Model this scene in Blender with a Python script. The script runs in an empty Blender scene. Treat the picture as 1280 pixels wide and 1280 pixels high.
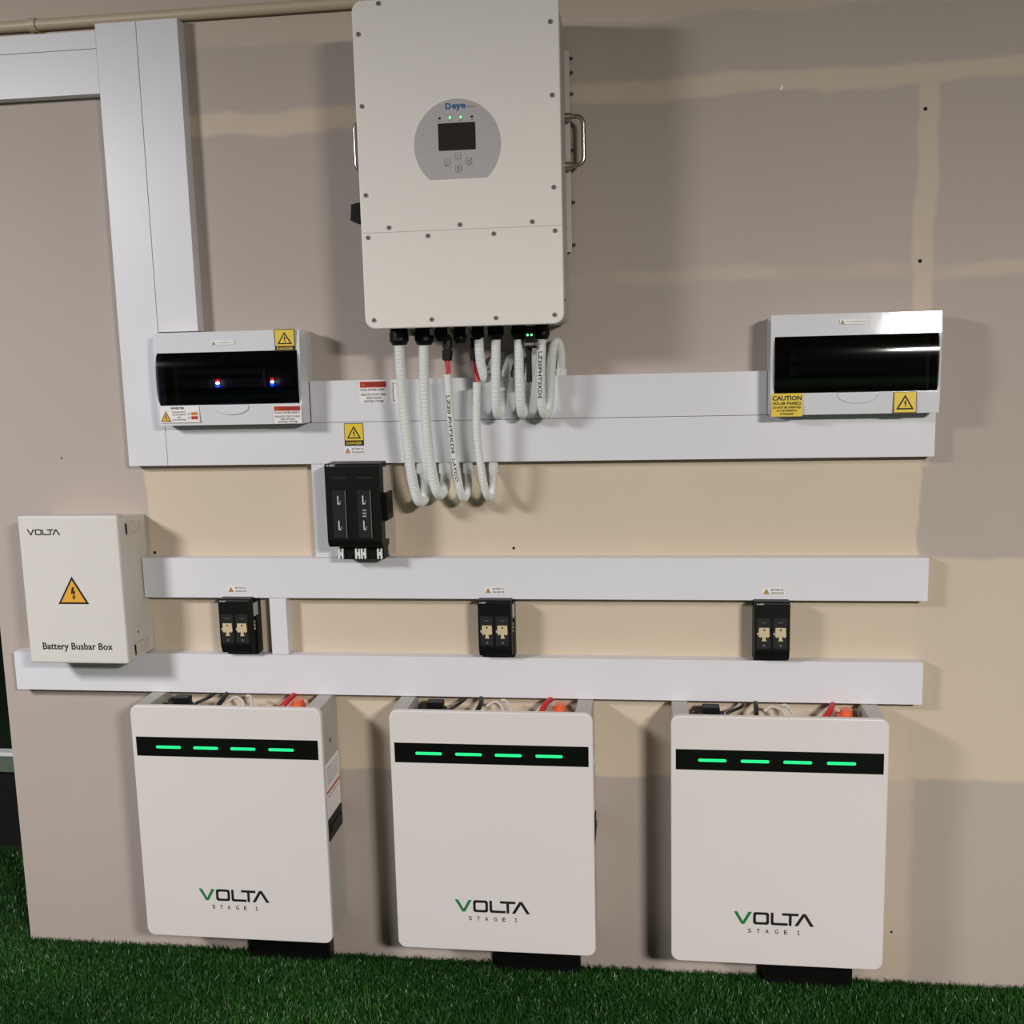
import bpy, bmesh, math, random
import numpy as np
from mathutils import Matrix, Vector

random.seed(7)
rng = np.random.default_rng(7)
scene = bpy.context.scene
COL = scene.collection

# ------------------------------------------------------------------ camera
def cam_rot(yaw, pitch, roll):
    cy, sy, cp, sp, cr, sr = math.cos(yaw), math.sin(yaw), math.cos(pitch), math.sin(pitch), math.cos(roll), math.sin(roll)
    Rz = Matrix(((cy, -sy, 0), (sy, cy, 0), (0, 0, 1)))
    Rx = Matrix(((1, 0, 0), (0, cp, -sp), (0, sp, cp)))
    Ry = Matrix(((cr, 0, sr), (0, 1, 0), (-sr, 0, cr)))
    return Rz @ Rx @ Ry
R = cam_rot(.1288, -.1464, .0247)
cd = bpy.data.cameras.new('camera'); cam = bpy.data.objects.new('camera', cd); COL.objects.link(cam)
cd.sensor_width = 36; cd.lens = 36.3; cd.clip_start = .05; cd.clip_end = 60
r0, r1, r2 = R.col[0], R.col[1], R.col[2]
cam.matrix_world = Matrix(((r0[0], r2[0], -r1[0], .3559), (r0[1], r2[1], -r1[1], -2.4233), (r0[2], r2[2], -r1[2], 1.5141), (0, 0, 0, 1)))
scene.camera = cam

# ------------------------------------------------------------------ world, lights, exposure
w = bpy.data.worlds.new('world'); scene.world = w; w.use_nodes = True
w.node_tree.nodes['Background'].inputs[0].default_value = (1.0, .96, .92, 1)
w.node_tree.nodes['Background'].inputs[1].default_value = .04
scene.view_settings.view_transform = 'Standard'; scene.view_settings.look = 'None'
scene.view_settings.gamma = 1; scene.view_settings.use_curve_mapping = False
scene.view_settings.exposure = 0.11
KEY_POS, KEY_AIM, KEY_W = Vector((2.07, -3.76, 2.40)), Vector((2.03, -3.50, .0)), 232
SIDE_POS, SIDE_AIM, SIDE_W = Vector((-2.50, -2.55, 2.47)), Vector((-2.30, -2.05, .19)), 112
def area(name, pos, aim, watts, sx, sy, color):
    l = bpy.data.lights.new(name, 'AREA'); l.shape = 'RECTANGLE'; l.size = sx; l.size_y = sy; l.energy = watts; l.color = color
    o = bpy.data.objects.new(name, l); COL.objects.link(o); o.location = pos
    o.rotation_euler = (aim - pos).to_track_quat('-Z', 'Y').to_euler()
    return o
area('panel_lamp_beam', KEY_POS, KEY_AIM, KEY_W, .60, .46, (1, .965, .92))
area('side_lamp_beam', SIDE_POS, SIDE_AIM, SIDE_W, .60, .60, (.985, .97, .99))

# ------------------------------------------------------------------ materials
def lin(c):
    return tuple(((v / 255) / 12.92 if v / 255 <= .04045 else (((v / 255) + .055) / 1.055) ** 2.4) for v in c)
MATS = {}
def mat(name, rgb, rough=.5, metal=0, bump=0, bscale=200, coat=0, emit=0, vary=0, spec=.5, transm=0):
    m = bpy.data.materials.new(name); m.use_nodes = True; nt = m.node_tree; b = nt.nodes['Principled BSDF']
    c = (*lin(rgb), 1)
    b.inputs['Base Color'].default_value = c; b.inputs['Roughness'].default_value = rough; b.inputs['Metallic'].default_value = metal
    b.inputs['Specular IOR Level'].default_value = spec
    b.inputs['Coat Weight'].default_value = coat; b.inputs['Coat Roughness'].default_value = .06
    if emit:
        b.inputs['Emission Color'].default_value = c; b.inputs['Emission Strength'].default_value = emit
    tc = nt.nodes.new('ShaderNodeTexCoord'); nz = nt.nodes.new('ShaderNodeTexNoise'); nt.links.new(tc.outputs['Object'], nz.inputs['Vector'])
    nz.inputs['Scale'].default_value = bscale
    if bump:
        bp = nt.nodes.new('ShaderNodeBump'); bp.inputs['Strength'].default_value = bump; bp.inputs['Distance'].default_value = .002
        nt.links.new(nz.outputs['Fac'], bp.inputs['Height']); nt.links.new(bp.outputs['Normal'], b.inputs['Normal'])
    # a little unevenness of gloss so that nothing is perfectly flat
    mr = nt.nodes.new('ShaderNodeMapRange'); mr.inputs['To Min'].default_value = max(0, rough - .04); mr.inputs['To Max'].default_value = min(1, rough + .04)
    nt.links.new(nz.outputs['Fac'], mr.inputs['Value']); nt.links.new(mr.outputs['Result'], b.inputs['Roughness'])
    if vary:
        n2 = nt.nodes.new('ShaderNodeTexNoise'); n2.inputs['Scale'].default_value = 6; nt.links.new(tc.outputs['Object'], n2.inputs['Vector'])
        mx = nt.nodes.new('ShaderNodeMix'); mx.data_type = 'RGBA'
        mx.inputs['A'].default_value = tuple(v * (1 - vary) for v in c[:3]) + (1,); mx.inputs['B'].default_value = tuple(min(1, v * (1 + vary)) for v in c[:3]) + (1,)
        nt.links.new(n2.outputs['Fac'], mx.inputs['Factor']); nt.links.new(mx.outputs['Result'], b.inputs['Base Color'])
    MATS[name] = m
    return m
mat('trunk_white', (221, 219, 224), .38, vary=.02, spec=.4)
mat('battery_white', (219, 212, 209), .42, bump=.03, bscale=900, vary=.015)
mat('battery_grey', (176, 171, 165), .45, bump=.05, bscale=700)
mat('inverter_white', (235, 228, 221), .45, bump=.05, bscale=800, vary=.015)
mat('inverter_side', (190, 184, 176), .5, bump=.05, bscale=800)
mat('panel_grey', (184, 178, 178), .45)
mat('board_white', (224, 224, 229), .07, spec=.6, coat=.6)
mat('board_body', (205, 206, 205), .4)
mat('box_white', (215, 210, 204), .5, bump=.12, bscale=500)
mat('box_side', (212, 207, 199), .5, bump=.12, bscale=500)
mat('black_plastic', (12, 12, 12), .45, spec=.25)
mat('black_gloss', (8, 9, 9), .18)
mat('black_ink', (22, 20, 22), .6)
mat('grey_ink', (90, 88, 92), .6)
mat('white_ink', (205, 205, 205), .5)
mat('green_ink', (28, 120, 62), .5)
mat('blue_ink', (22, 92, 150), .5)
mat('dark_panel', (44, 44, 44), .2)
mat('screen_dark', (42, 38, 37), .3)
mat('chrome', (190, 182, 174), .25, metal=1)
mat('screw_steel', (136, 130, 124), .5, metal=.35)
mat('screw_dark', (60, 56, 52), .6)
mat('conduit_white', (226, 228, 225), .45)
mat('cream_pipe', (196, 178, 152), .45)
mat('red_wire', (186, 38, 42), .4)
mat('orange_plastic', (222, 104, 62), .4)
mat('cable_black', (18, 17, 19), .45)
mat('cable_grey', (200, 190, 180), .5)
mat('sticker_white', (236, 232, 230), .4)
mat('sticker_yellow', (232, 200, 62), .4)
mat('warn_orange', (228, 168, 62), .4)
mat('sticker_red', (190, 42, 20), .4)
mat('sticker_amber', (206, 128, 40), .4)
mat('fuse_beige', (205, 186, 150), .45)
mat('bolt_brown', (90, 52, 10), .5)
mat('latch_clear', (205, 196, 184), .25, spec=.6)
mat('breaker_grey', (100, 98, 96), .5)
mat('hole_dark', (30, 26, 22), .9)
mat('chip_white', (235, 230, 220), .6)
mat('lamp_housing', (60, 60, 62), .5)
mat('ceiling_paint', (160, 150, 140), .8)
mat('dark_backdrop', (9, 8, 8), .9)
mat('bench_green', (110, 122, 110), .3)
mat('bench_white', (250, 250, 248), .4)
mat('led_green', (40, 225, 130), .3, emit=.62)
mat('led_small_green', (120, 255, 150), .3, emit=2.0)
mat('led_ring', (60, 150, 60), .3)
mat('led_white', (200, 225, 255), .3, emit=32)
mat('led_blue', (10, 60, 255), .3, emit=22)
mat('led_red', (230, 10, 60), .3, emit=9)
mat('lens', (255, 250, 240), .3, emit=2)

def smoke_material():
    m = bpy.data.materials.new('smoked_lid'); m.use_nodes = True; nt = m.node_tree; nt.nodes.clear()
    out = nt.nodes.new('ShaderNodeOutputMaterial'); mix = nt.nodes.new('ShaderNodeMixShader'); fr = nt.nodes.new('ShaderNodeFresnel')
    tr = nt.nodes.new('ShaderNodeBsdfTransparent'); gl = nt.nodes.new('ShaderNodeBsdfGlossy')
    fr.inputs['IOR'].default_value = 1.5
    tr.inputs[0].default_value = (.115, .098, .09, 1); gl.inputs['Roughness'].default_value = .07
    nt.links.new(fr.outputs[0], mix.inputs[0]); nt.links.new(tr.outputs[0], mix.inputs[1]); nt.links.new(gl.outputs[0], mix.inputs[2])
    nt.links.new(mix.outputs[0], out.inputs[0]); MATS['smoked_lid'] = m
smoke_material()

def wall_material():
    m = bpy.data.materials.new('wall_paint'); m.use_nodes = True; nt = m.node_tree; b = nt.nodes['Principled BSDF']; L = nt.links
    geo = nt.nodes.new('ShaderNodeTexCoord')
    nz = nt.nodes.new('ShaderNodeTexNoise'); nz.inputs['Scale'].default_value = 5; nz.inputs['Detail'].default_value = 5; L.new(geo.outputs['Object'], nz.inputs['Vector'])
    sub = nt.nodes.new('ShaderNodeVectorMath'); sub.operation = 'SUBTRACT'; L.new(nz.outputs['Color'], sub.inputs[0]); sub.inputs[1].default_value = (.5, .5, .5)
    scl = nt.nodes.new('ShaderNodeVectorMath'); scl.operation = 'SCALE'; L.new(sub.outputs[0], scl.inputs[0]); scl.inputs['Scale'].default_value = .06
    add = nt.nodes.new('ShaderNodeVectorMath'); L.new(geo.outputs['Object'], add.inputs[0]); L.new(scl.outputs[0], add.inputs[1])
    sep = nt.nodes.new('ShaderNodeSeparateXYZ'); L.new(add.outputs[0], sep.inputs[0])
    def step(o, edge, soft, up=True):
        n = nt.nodes.new('ShaderNodeMapRange'); n.interpolation_type = 'SMOOTHSTEP'
        n.inputs['From Min'].default_value = edge - soft; n.inputs['From Max'].default_value = edge + soft
        n.inputs['To Min'].default_value = 0 if up else 1; n.inputs['To Max'].default_value = 1 if up else 0
        L.new(o, n.inputs['Value']); return n.outputs[0]
    def mul(a, c):
        n = nt.nodes.new('ShaderNodeMath'); n.operation = 'MULTIPLY'; L.new(a, n.inputs[0])
        if isinstance(c, (int, float)): n.inputs[1].default_value = c
        else: L.new(c, n.inputs[1])
        return n.outputs[0]
    def mx(a, c):
        n = nt.nodes.new('ShaderNodeMath'); n.operation = 'MAXIMUM'; L.new(a, n.inputs[0]); L.new(c, n.inputs[1]); return n.outputs[0]
    X, Z = sep.outputs[0], sep.outputs[2]
    def rect(x0, x1, z0, z1, wgt, soft=.008):
        r = None
        for o, e, up in ((X, x0, True), (X, x1, False), (Z, z0, True), (Z, z1, False)):
            if e is None: continue
            s = step(o, e, soft, up); r = s if r is None else mul(r, s)
        return mul(r, wgt)
    n2 = nt.nodes.new('ShaderNodeTexNoise'); n2.inputs['Scale'].default_value = 2.3; L.new(geo.outputs['Object'], n2.inputs['Vector'])
    patch = step(n2.outputs['Fac'], .5, .16)
    tot = rect(-.882, .975, .50, 1.32, .95, .005)
    tot = mx(tot, rect(.95, None, .505, 1.036, .85))
    tot = mx(tot, rect(.88, .985, None, .6, .6, .012))
    tot = mx(tot, rect(-.75, -.05, 2.047, 2.098, .8))
    tot = mx(tot, rect(-.05, None, 2.08, 2.122, .72))
    tot = mx(tot, rect(.945, .99, 1.25, 2.09, .62, .006))
    tot = mx(tot, mul(rect(.15, None, 1.676, 1.706, .6, .008), patch))
    tot = mx(tot, rect(None, None, 2.248, None, .38, .004))
    r1 = nt.nodes.new('ShaderNodeMix'); r1.data_type = 'RGBA'
    r1.inputs['A'].default_value = (*lin((180, 167, 158)), 1); r1.inputs['B'].default_value = (*lin((208, 190, 168)), 1)
    L.new(tot, r1.inputs['Factor'])
    # gentle blotches of the roller
    n3 = nt.nodes.new('ShaderNodeTexNoise'); n3.inputs['Scale'].default_value = 1.6; n3.inputs['Detail'].default_value = 4; L.new(geo.outputs['Object'], n3.inputs['Vector'])
    hs = nt.nodes.new('ShaderNodeHueSaturation'); L.new(r1.outputs['Result'], hs.inputs['Color'])
    mr = nt.nodes.new('ShaderNodeMapRange'); mr.inputs['To Min'].default_value = .93; mr.inputs['To Max'].default_value = 1.07; L.new(n3.outputs['Fac'], mr.inputs['Value']); L.new(mr.outputs[0], hs.inputs['Value'])
    L.new(hs.outputs[0], b.inputs['Base Color'])
    b.inputs['Roughness'].default_value = .62; b.inputs['Specular IOR Level'].default_value = .3
    n4 = nt.nodes.new('ShaderNodeTexNoise'); n4.inputs['Scale'].default_value = 160; n4.inputs['Detail'].default_value = 4; L.new(geo.outputs['Object'], n4.inputs['Vector'])
    bp = nt.nodes.new('ShaderNodeBump'); bp.inputs['Strength'].default_value = .12; bp.inputs['Distance'].default_value = .002
    L.new(n4.outputs['Fac'], bp.inputs['Height']); L.new(bp.outputs[0], b.inputs['Normal'])
    MATS['wall_paint'] = m
wall_material()

def grass_material():
    m = bpy.data.materials.new('turf_blade'); m.use_nodes = True; nt = m.node_tree; b = nt.nodes['Principled BSDF']
    at = nt.nodes.new('ShaderNodeAttribute'); at.attribute_name = 'tint'
    cr = nt.nodes.new('ShaderNodeValToRGB'); e = cr.color_ramp.elements
    e[0].color = (*lin((27, 60, 20)), 1); e[1].color = (*lin((74, 128, 58)), 1)
    n = cr.color_ramp.elements.new(.6); n.color = (*lin((42, 90, 30)), 1)
    n = cr.color_ramp.elements.new(.95); n.color = (*lin((60, 112, 42)), 1)
    nt.links.new(at.outputs['Fac'], cr.inputs[0]); nt.links.new(cr.outputs[0], b.inputs['Base Color'])
    b.inputs['Roughness'].default_value = .38
    MATS['turf_blade'] = m
    mat('turf_base', (16, 44, 14), .9, bump=.4, bscale=120, vary=.3)
grass_material()

# ------------------------------------------------------------------ mesh helpers (d = distance in front of the wall)
def BM(): return bmesh.new()
def box(bm, x0, x1, d0, d1, z0, z1, bev=0, seg=2):
    t = bmesh.new(); bmesh.ops.create_cube(t, size=1)
    for v in t.verts: v.co = Vector(((x0 + x1) / 2 + v.co.x * (x1 - x0), -(d0 + d1) / 2 + v.co.y * (d1 - d0), (z0 + z1) / 2 + v.co.z * (z1 - z0)))
    if bev: bmesh.ops.bevel(t, geom=t.edges[:], offset=bev, segments=seg, affect='EDGES', profile=.6)
    merge(bm, t); return bm
def merge(bm, t):
    me = bpy.data.meshes.new('tmp'); t.to_mesh(me); t.free(); bm.from_mesh(me); bpy.data.meshes.remove(me)
def rrect(x0, x1, z0, z1, r, n=6):
    pts = []
    for cx, cz, a in ((x1 - r, z1 - r, 0), (x0 + r, z1 - r, 90), (x0 + r, z0 + r, 180), (x1 - r, z0 + r, 270)):
        for i in range(n + 1):
            t = math.radians(a + 90 * i / n); pts.append((cx + r * math.cos(t), cz + r * math.sin(t)))
    return pts
def prism(bm, pts, d0, d1, bev=0, seg=2, keep=None):
    """outline (x,z) extruded from d0 (back) to d1 (front); front edge bevelled"""
    t = bmesh.new()
    fr = [t.verts.new((x, -d1, z)) for x, z in pts]; bk = [t.verts.new((x, -d0, z)) for x, z in pts]
    f = t.faces.new(fr); t.faces.new(bk[::-1]); n = len(pts)
    for i in range(n): t.faces.new((fr[i], bk[i], bk[(i + 1) % n], fr[(i + 1) % n]))
    bmesh.ops.recalc_face_normals(t, faces=t.faces[:])
    if bev: bmesh.ops.bevel(t, geom=[e for e in f.edges if keep is None or not all(abs(v.co.z - keep) < .001 for v in e.verts)], offset=bev, segments=seg, affect='EDGES', profile=.6)
    merge(bm, t); return bm
def profile(bm, pts, x0, x1, bev=0):
    """outline (d,z) extruded along x"""
    t = bmesh.new()
    a = [t.verts.new((x0, -d, z)) for d, z in pts]; b = [t.verts.new((x1, -d, z)) for d, z in pts]; n = len(pts)
    t.faces.new(a); t.faces.new(b[::-1])
    for i in range(n): t.faces.new((a[i], a[(i + 1) % n], b[(i + 1) % n], b[i]))
    bmesh.ops.recalc_face_normals(t, faces=t.faces[:])
    if bev: bmesh.ops.bevel(t, geom=t.edges[:], offset=bev, segments=2, affect='EDGES', profile=.6)
    merge(bm, t); return bm
def flat(bm, pts, d):
    f = bm.faces.new([bm.verts.new((x, -d, z)) for x, z in pts]); bmesh.ops.recalc_face_normals(bm, faces=[f])
    f.normal_update()
    if f.normal.y > 0: f.normal_flip()
    return bm
def catmull(P, step):
    P = [Vector(p) for p in P]; Q = [2 * P[0] - P[1]] + P + [2 * P[-1] - P[-2]]; out = []
    for i in range(1, len(Q) - 2):
        p0, p1, p2, p3 = Q[i - 1:i + 3]; n = max(2, int((p2 - p1).length / (step * .25)))
        for k in range(n):
            t = k / n
            out.append(.5 * ((2 * p1) + (p2 - p0) * t + (2 * p0 - 5 * p1 + 4 * p2 - p3) * t * t + (3 * p1 - p0 - 3 * p2 + p3) * t ** 3))
    out.append(P[-1])
    res = [out[0]]; acc = 0
    for a, b in zip(out, out[1:]):
        seg = (b - a).length
        while seg > 0 and acc + seg >= step:
            f = (step - acc) / seg; a = a + (b - a) * f; res.append(a.copy()); seg = (b - a).length; acc = 0
        acc += seg
    return res
def tube(bm, pts, rad, n=12, cap=True):
    """swept tube; rad is a number or a function of the ring index"""
    pts = [Vector(p) for p in pts]; rings = []
    up = Vector((1, .02, .01))
    for i, p in enumerate(pts):
        t = (pts[min(i + 1, len(pts) - 1)] - pts[max(i - 1, 0)]).normalized()
        u = (up - t * up.dot(t)).normalized() if abs(up.dot(t)) < .995 else t.orthogonal().normalized()
        v = t.cross(u); up = u
        r = rad(i) if callable(rad) else rad
        rings.append([bm.verts.new(p + u * (r * math.cos(2 * math.pi * k / n)) + v * (r * math.sin(2 * math.pi * k / n))) for k in range(n)])
    for a, b in zip(rings, rings[1:]):
        for k in range(n): bm.faces.new((a[k], a[(k + 1) % n], b[(k + 1) % n], b[k]))
    if cap:
        bm.faces.new(rings[0][::-1]); bm.faces.new(rings[-1])
    bmesh.ops.recalc_face_normals(bm, faces=bm.faces[:])
    return bm
def cyl(bm, a, b, r, n=16, r2=None):
    t = bmesh.new(); a, b = Vector(a), Vector(b)
    ax = (b - a).normalized(); u = ax.orthogonal().normalized(); v = ax.cross(u); r2 = r if r2 is None else r2
    A = [t.verts.new(a + (u * math.cos(2 * math.pi * k / n) + v * math.sin(2 * math.pi * k / n)) * r) for k in range(n)]
    B = [t.verts.new(b + (u * math.cos(2 * math.pi * k / n) + v * math.sin(2 * math.pi * k / n)) * r2) for k in range(n)]
    for k in range(n): t.faces.new((A[k], A[(k + 1) % n], B[(k + 1) % n], B[k]))
    t.faces.new(A[::-1]); t.faces.new(B); bmesh.ops.recalc_face_normals(t, faces=t.faces[:])
    merge(bm, t); return bm

ORIG = {}
def smooth_by_angle(me, ang=40):
    me.polygons.foreach_set('use_smooth', [True] * len(me.polygons))
    b = bmesh.new(); b.from_mesh(me)
    lim = math.radians(ang)
    for e in b.edges:
        e.smooth = len(e.link_faces) == 2 and e.calc_face_angle(0) < lim
    b.to_mesh(me); b.free()
def weighted(o):
    m = o.modifiers.new('weighted_normal', 'WEIGHTED_NORMAL'); m.keep_sharp = True; m.weight = 80
def part(name, bm, m, parent=None, label=None, smooth=True):
    """link bm (world coordinates) as one mesh object; under a parent it is moved into the parent's frame"""
    me = bpy.data.meshes.new(name)
    o = bpy.data.objects.new(name, me); COL.objects.link(o)
    if parent is not None:
        org = ORIG[parent.name]; ORIG[o.name] = org; o.parent = parent
    else:
        org = Vector((0, 0, 0)); ORIG[o.name] = org
    bmesh.ops.translate(bm, verts=bm.verts[:], vec=-org)
    bm.to_mesh(me); bm.free(); me.materials.append(MATS[m])
    if smooth: smooth_by_angle(me); weighted(o)
    if label: o['label'] = label
    return o
def thing(name, label, cat, loc, group=None):
    o = bpy.data.objects.new(name, None); COL.objects.link(o); o.location = loc; o.empty_display_size = .05
    ORIG[o.name] = Vector(loc); o['label'] = label; o['category'] = cat
    if group: o['group'] = group
    return o
def single(name, bm, m, label, cat, group=None):
    """a thing that is one mesh: origin at its lowest centre"""
    xs = [v.co for v in bm.verts]; lo = Vector((min(v[i] for v in xs) for i in range(3))); hi = Vector((max(v[i] for v in xs) for i in range(3)))
    c = Vector(((lo.x + hi.x) / 2, (lo.y + hi.y) / 2, lo.z))
    me = bpy.data.meshes.new(name); o = bpy.data.objects.new(name, me); COL.objects.link(o)
    bmesh.ops.translate(bm, verts=bm.verts[:], vec=-c); bm.to_mesh(me); bm.free(); me.materials.append(MATS[m]); smooth_by_angle(me); weighted(o)
    o.location = c; ORIG[o.name] = c; o['label'] = label; o['category'] = cat
    if group: o['group'] = group
    return o
def struct(name, bm, m, label=None):
    o = part(name, bm, m, None, label); o['kind'] = 'structure'; return o

def text(s, x0, x1, z0, z1, d, m, parent, bold=0, name='lettering', xf=None, spacing=1.0):
    """text fitted into the rectangle x0..x1, z0..z1 facing the room; xf may remap (u,v) to a world point"""
    cu = bpy.data.curves.new(name, 'FONT'); cu.body = s; cu.size = 1; cu.offset = bold; cu.resolution_u = 2; cu.space_character = spacing
    ob = bpy.data.objects.new('tmp_text', cu); COL.objects.link(ob)
    dg = bpy.context.evaluated_depsgraph_get(); me = bpy.data.meshes.new_from_object(ob.evaluated_get(dg))
    bpy.data.objects.remove(ob); bpy.data.curves.remove(cu)
    b = bmesh.new(); b.from_mesh(me); bpy.data.meshes.remove(me)
    xs = [v.co.x for v in b.verts]; ys = [v.co.y for v in b.verts]; a0, a1, b0, b1 = min(xs), max(xs), min(ys), max(ys)
    for v in b.verts:
        u = (v.co.x - a0) / (a1 - a0); t = (v.co.y - b0) / (b1 - b0)
        v.co = Vector((x0 + u * (x1 - x0), -d, z0 + t * (z1 - z0))) if xf is None else Vector(xf(u, t))
    return part(name, b, m, parent, smooth=False)

def volta(x0, z0, h, d, stroke, parent, vmat, lmat):
    """five-letter stroke logo: V, rounded O, L, T, A without crossbar"""
    s = stroke; P = lambda pts: [(x0 + u * h, z0 + v * h) for u, v in pts]
    b = BM(); flat(b, P([(0, 1), (.14 + s * .55, 1), (.67, s * 1.15), (1.20 - s * .55, 1), (1.34, 1), (.67 + s * .55, 0), (.67 - s * .55, 0)]), d)
    part('logo_letter', b, vmat, parent)
    b = BM(); o = rrect(1.43, 2.60, 0, 1, .2, 4); i = rrect(1.43 + s, 2.60 - s, s, 1 - s, .1, 4)
    n = len(o)
    vo = [b.verts.new((x0 + u * h, -d, z0 + v * h)) for u, v in o]; vi = [b.verts.new((x0 + u * h, -d, z0 + v * h)) for u, v in i]
    for k in range(n): b.faces.new((vo[k], vi[k], vi[(k + 1) % n], vo[(k + 1) % n]))
    bmesh.ops.recalc_face_normals(b, faces=b.faces[:]); part('logo_letter', b, lmat, parent)
    b = BM(); flat(b, P([(2.72, 1), (2.72 + s, 1), (2.72 + s, s * 1.3), (2.72 + s * 1.3, s), (3.97, s), (3.97, 0), (2.86, 0), (2.76, .05), (2.72, .15)]), d); part('logo_letter', b, lmat, parent)
    b = BM(); flat(b, P([(3.55, 1), (4.75, 1), (4.75, 1 - s), (4.15 + s / 2, 1 - s), (4.15 + s / 2, 0), (4.15 - s / 2, 0), (4.15 - s / 2, 1 - s), (3.55, 1 - s)]), d); part('logo_letter', b, lmat, parent)
    b = BM(); flat(b, P([(4.46, 0), (4.60 + s * .55, 0), (5.17, 1 - s * 1.15), (5.72 - s * .55, 0), (5.88, 0), (5.17 + s * .55, 1), (5.17 - s * .55, 1)]), d); part('logo_letter', b, lmat, parent)

BOLT = [(-.02, .30), (.06, .30), (.03, .12), (.10, .16), (.04, -.06), (.09, -.05), (.02, -.20), (-.03, -.04), (.01, -.06), (.02, .07), (-.07, .03)]
def triangle(cx, z0, w_, h_, d, fill, parent, edge=.13, bolt='black_ink', name='warning_triangle'):
    """black edged warning triangle with a lightning bolt"""
    t = [(cx - w_ / 2, z0), (cx + w_ / 2, z0), (cx, z0 + h_)]; g = (cx, z0 + h_ / 3)
    rim = part(name, flat(BM(), t, d), 'black_ink', parent)
    k = 1 - edge * 2
    part('triangle_fill', flat(BM(), [(g[0] + (x - g[0]) * k, g[1] + (z - g[1]) * k) for x, z in t], d + .0004), fill, parent)
    part('lightning_bolt', flat(BM(), [(g[0] + u * w_ * .9, g[1] + v * h_ * .95) for u, v in BOLT], d + .0008), bolt, parent)
    return rim

# ------------------------------------------------------------------ setting
FL = -.016; CEIL = 2.66
b = BM(); box(b, -1.307, 4.2, -.20, 0, FL, CEIL)
wall = struct('wall_back', b, 'wall_paint')
for x, z, r in ((.962, 2.027, .0042), (.961, 1.707, .0042), (.044, 1.066, .0035), (-1.095, 1.297, .0022), (-.867, 1.056, .004), (.945, .118, .003)):
    part('drill_hole', cyl(BM(), (x, .002, z), (x, -.0006, z), r, 10), 'hole_dark', wall)
part('paint_chip', prism(BM(), [(.655, 2.081), (.660, 2.083), (.663, 2.088), (.659, 2.093), (.656, 2.088)], 0, .0008), 'chip_white', wall)
b = BM(); box(b, -6, 4.2, -4.0, 7.5, FL - .1, FL); struct('floor', b, 'turf_base')
b = BM(); box(b, -6, 4.2, -4.0, 7.5, CEIL, CEIL + .1); struct('ceiling', b, 'ceiling_paint')
b = BM(); box(b, -6, -1.2, -4.0, -3.9, FL, CEIL); struct('unlit_backdrop', b, 'dark_backdrop')  # near-black sheet: darkness of the opening past the wall end put into its colour

def grass(boxes, label):
    """artificial turf: bent three-segment blades, denser where the camera stands close"""
    def patch(n, x0, x1, y0, y1):
        return np.stack([rng.uniform(x0, x1, n), rng.uniform(y0, y1, n)], 1)
    pos = np.concatenate([patch(*q) for q in boxes])
    n = len(pos)
    h = rng.uniform(.011, .023, n); wd = rng.uniform(.0008, .0015, n); ang = rng.uniform(0, 2 * np.pi, n)
    la = rng.uniform(0, 2 * np.pi, n); lean = rng.uniform(.0, .013, n)
    lx, ly = np.cos(la) * lean, np.sin(la) * lean
    lx += np.where(rng.random(n) < .5, -.003, .002)
    y = pos[:, 1]; near = (pos[:, 0] > -1.31) & (y > -.03)
    ly = np.where(near, -np.abs(ly), ly); lx = np.where((y > 0) & (pos[:, 0] > -1.36), -np.abs(lx), lx)
    dx, dy = np.cos(ang) * wd, np.sin(ang) * wd
    V = np.zeros((n, 5, 3))
    for k, (t, s, wk) in enumerate(((0, -1, 1), (0, 1, 1), (.55, -1, .8), (.55, 1, .8), (1, 0, 0))):
        V[:, k, 0] = pos[:, 0] + dx * s * wk + lx * t * t; V[:, k, 1] = y + dy * s * wk + ly * t * t; V[:, k, 2] = FL + h * t * (1 - .15 * t * lean / .016)
    me = bpy.data.meshes.new('grass')
    me.vertices.add(n * 5); me.vertices.foreach_set('co', V.reshape(-1))
    base = (np.arange(n) * 5)[:, None]
    tri = np.concatenate([base + np.array([[0, 1, 3]]), base + np.array([[0, 3, 2]]), base + np.array([[2, 3, 4]])], 1).reshape(-1)
    me.loops.add(len(tri)); me.loops.foreach_set('vertex_index', tri.astype(np.int32))
    me.polygons.add(n * 3); me.polygons.foreach_set('loop_start', np.arange(0, len(tri), 3, dtype=np.int32)); me.polygons.foreach_set('loop_total', np.full(n * 3, 3, dtype=np.int32))
    me.update(); me.validate()
    a = me.attributes.new('tint', 'FLOAT', 'POINT'); tint = np.clip(rng.random(n) ** 1.4 * (.85 + .22 * np.sin(pos[:, 0] * 7 + 2 * np.sin(y * 9)) + .18 * np.sin(y * 13 + pos[:, 0] * 3)), 0, 1); a.data.foreach_set('value', np.repeat(tint, 5).astype(np.float32))
    me.materials.append(MATS['turf_blade'])
    o = bpy.data.objects.new('grass', me); COL.objects.link(o); o['kind'] = 'stuff'; o['label'] = label; o['category'] = 'grass'
grass([(150000, -1.75, 1.75, -.48, -.004), (22000, -2.4, 2.4, -1.3, -.48), (6000, -2.4, -1.75, -.48, -.004), (800, -2.2, -1.325, -.004, .004)], 'short green artificial grass in front of the wall')
grass([(14000, -2.2, -1.325, .012, .48)], 'dark strip of artificial grass beyond the left end of the wall')

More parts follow.
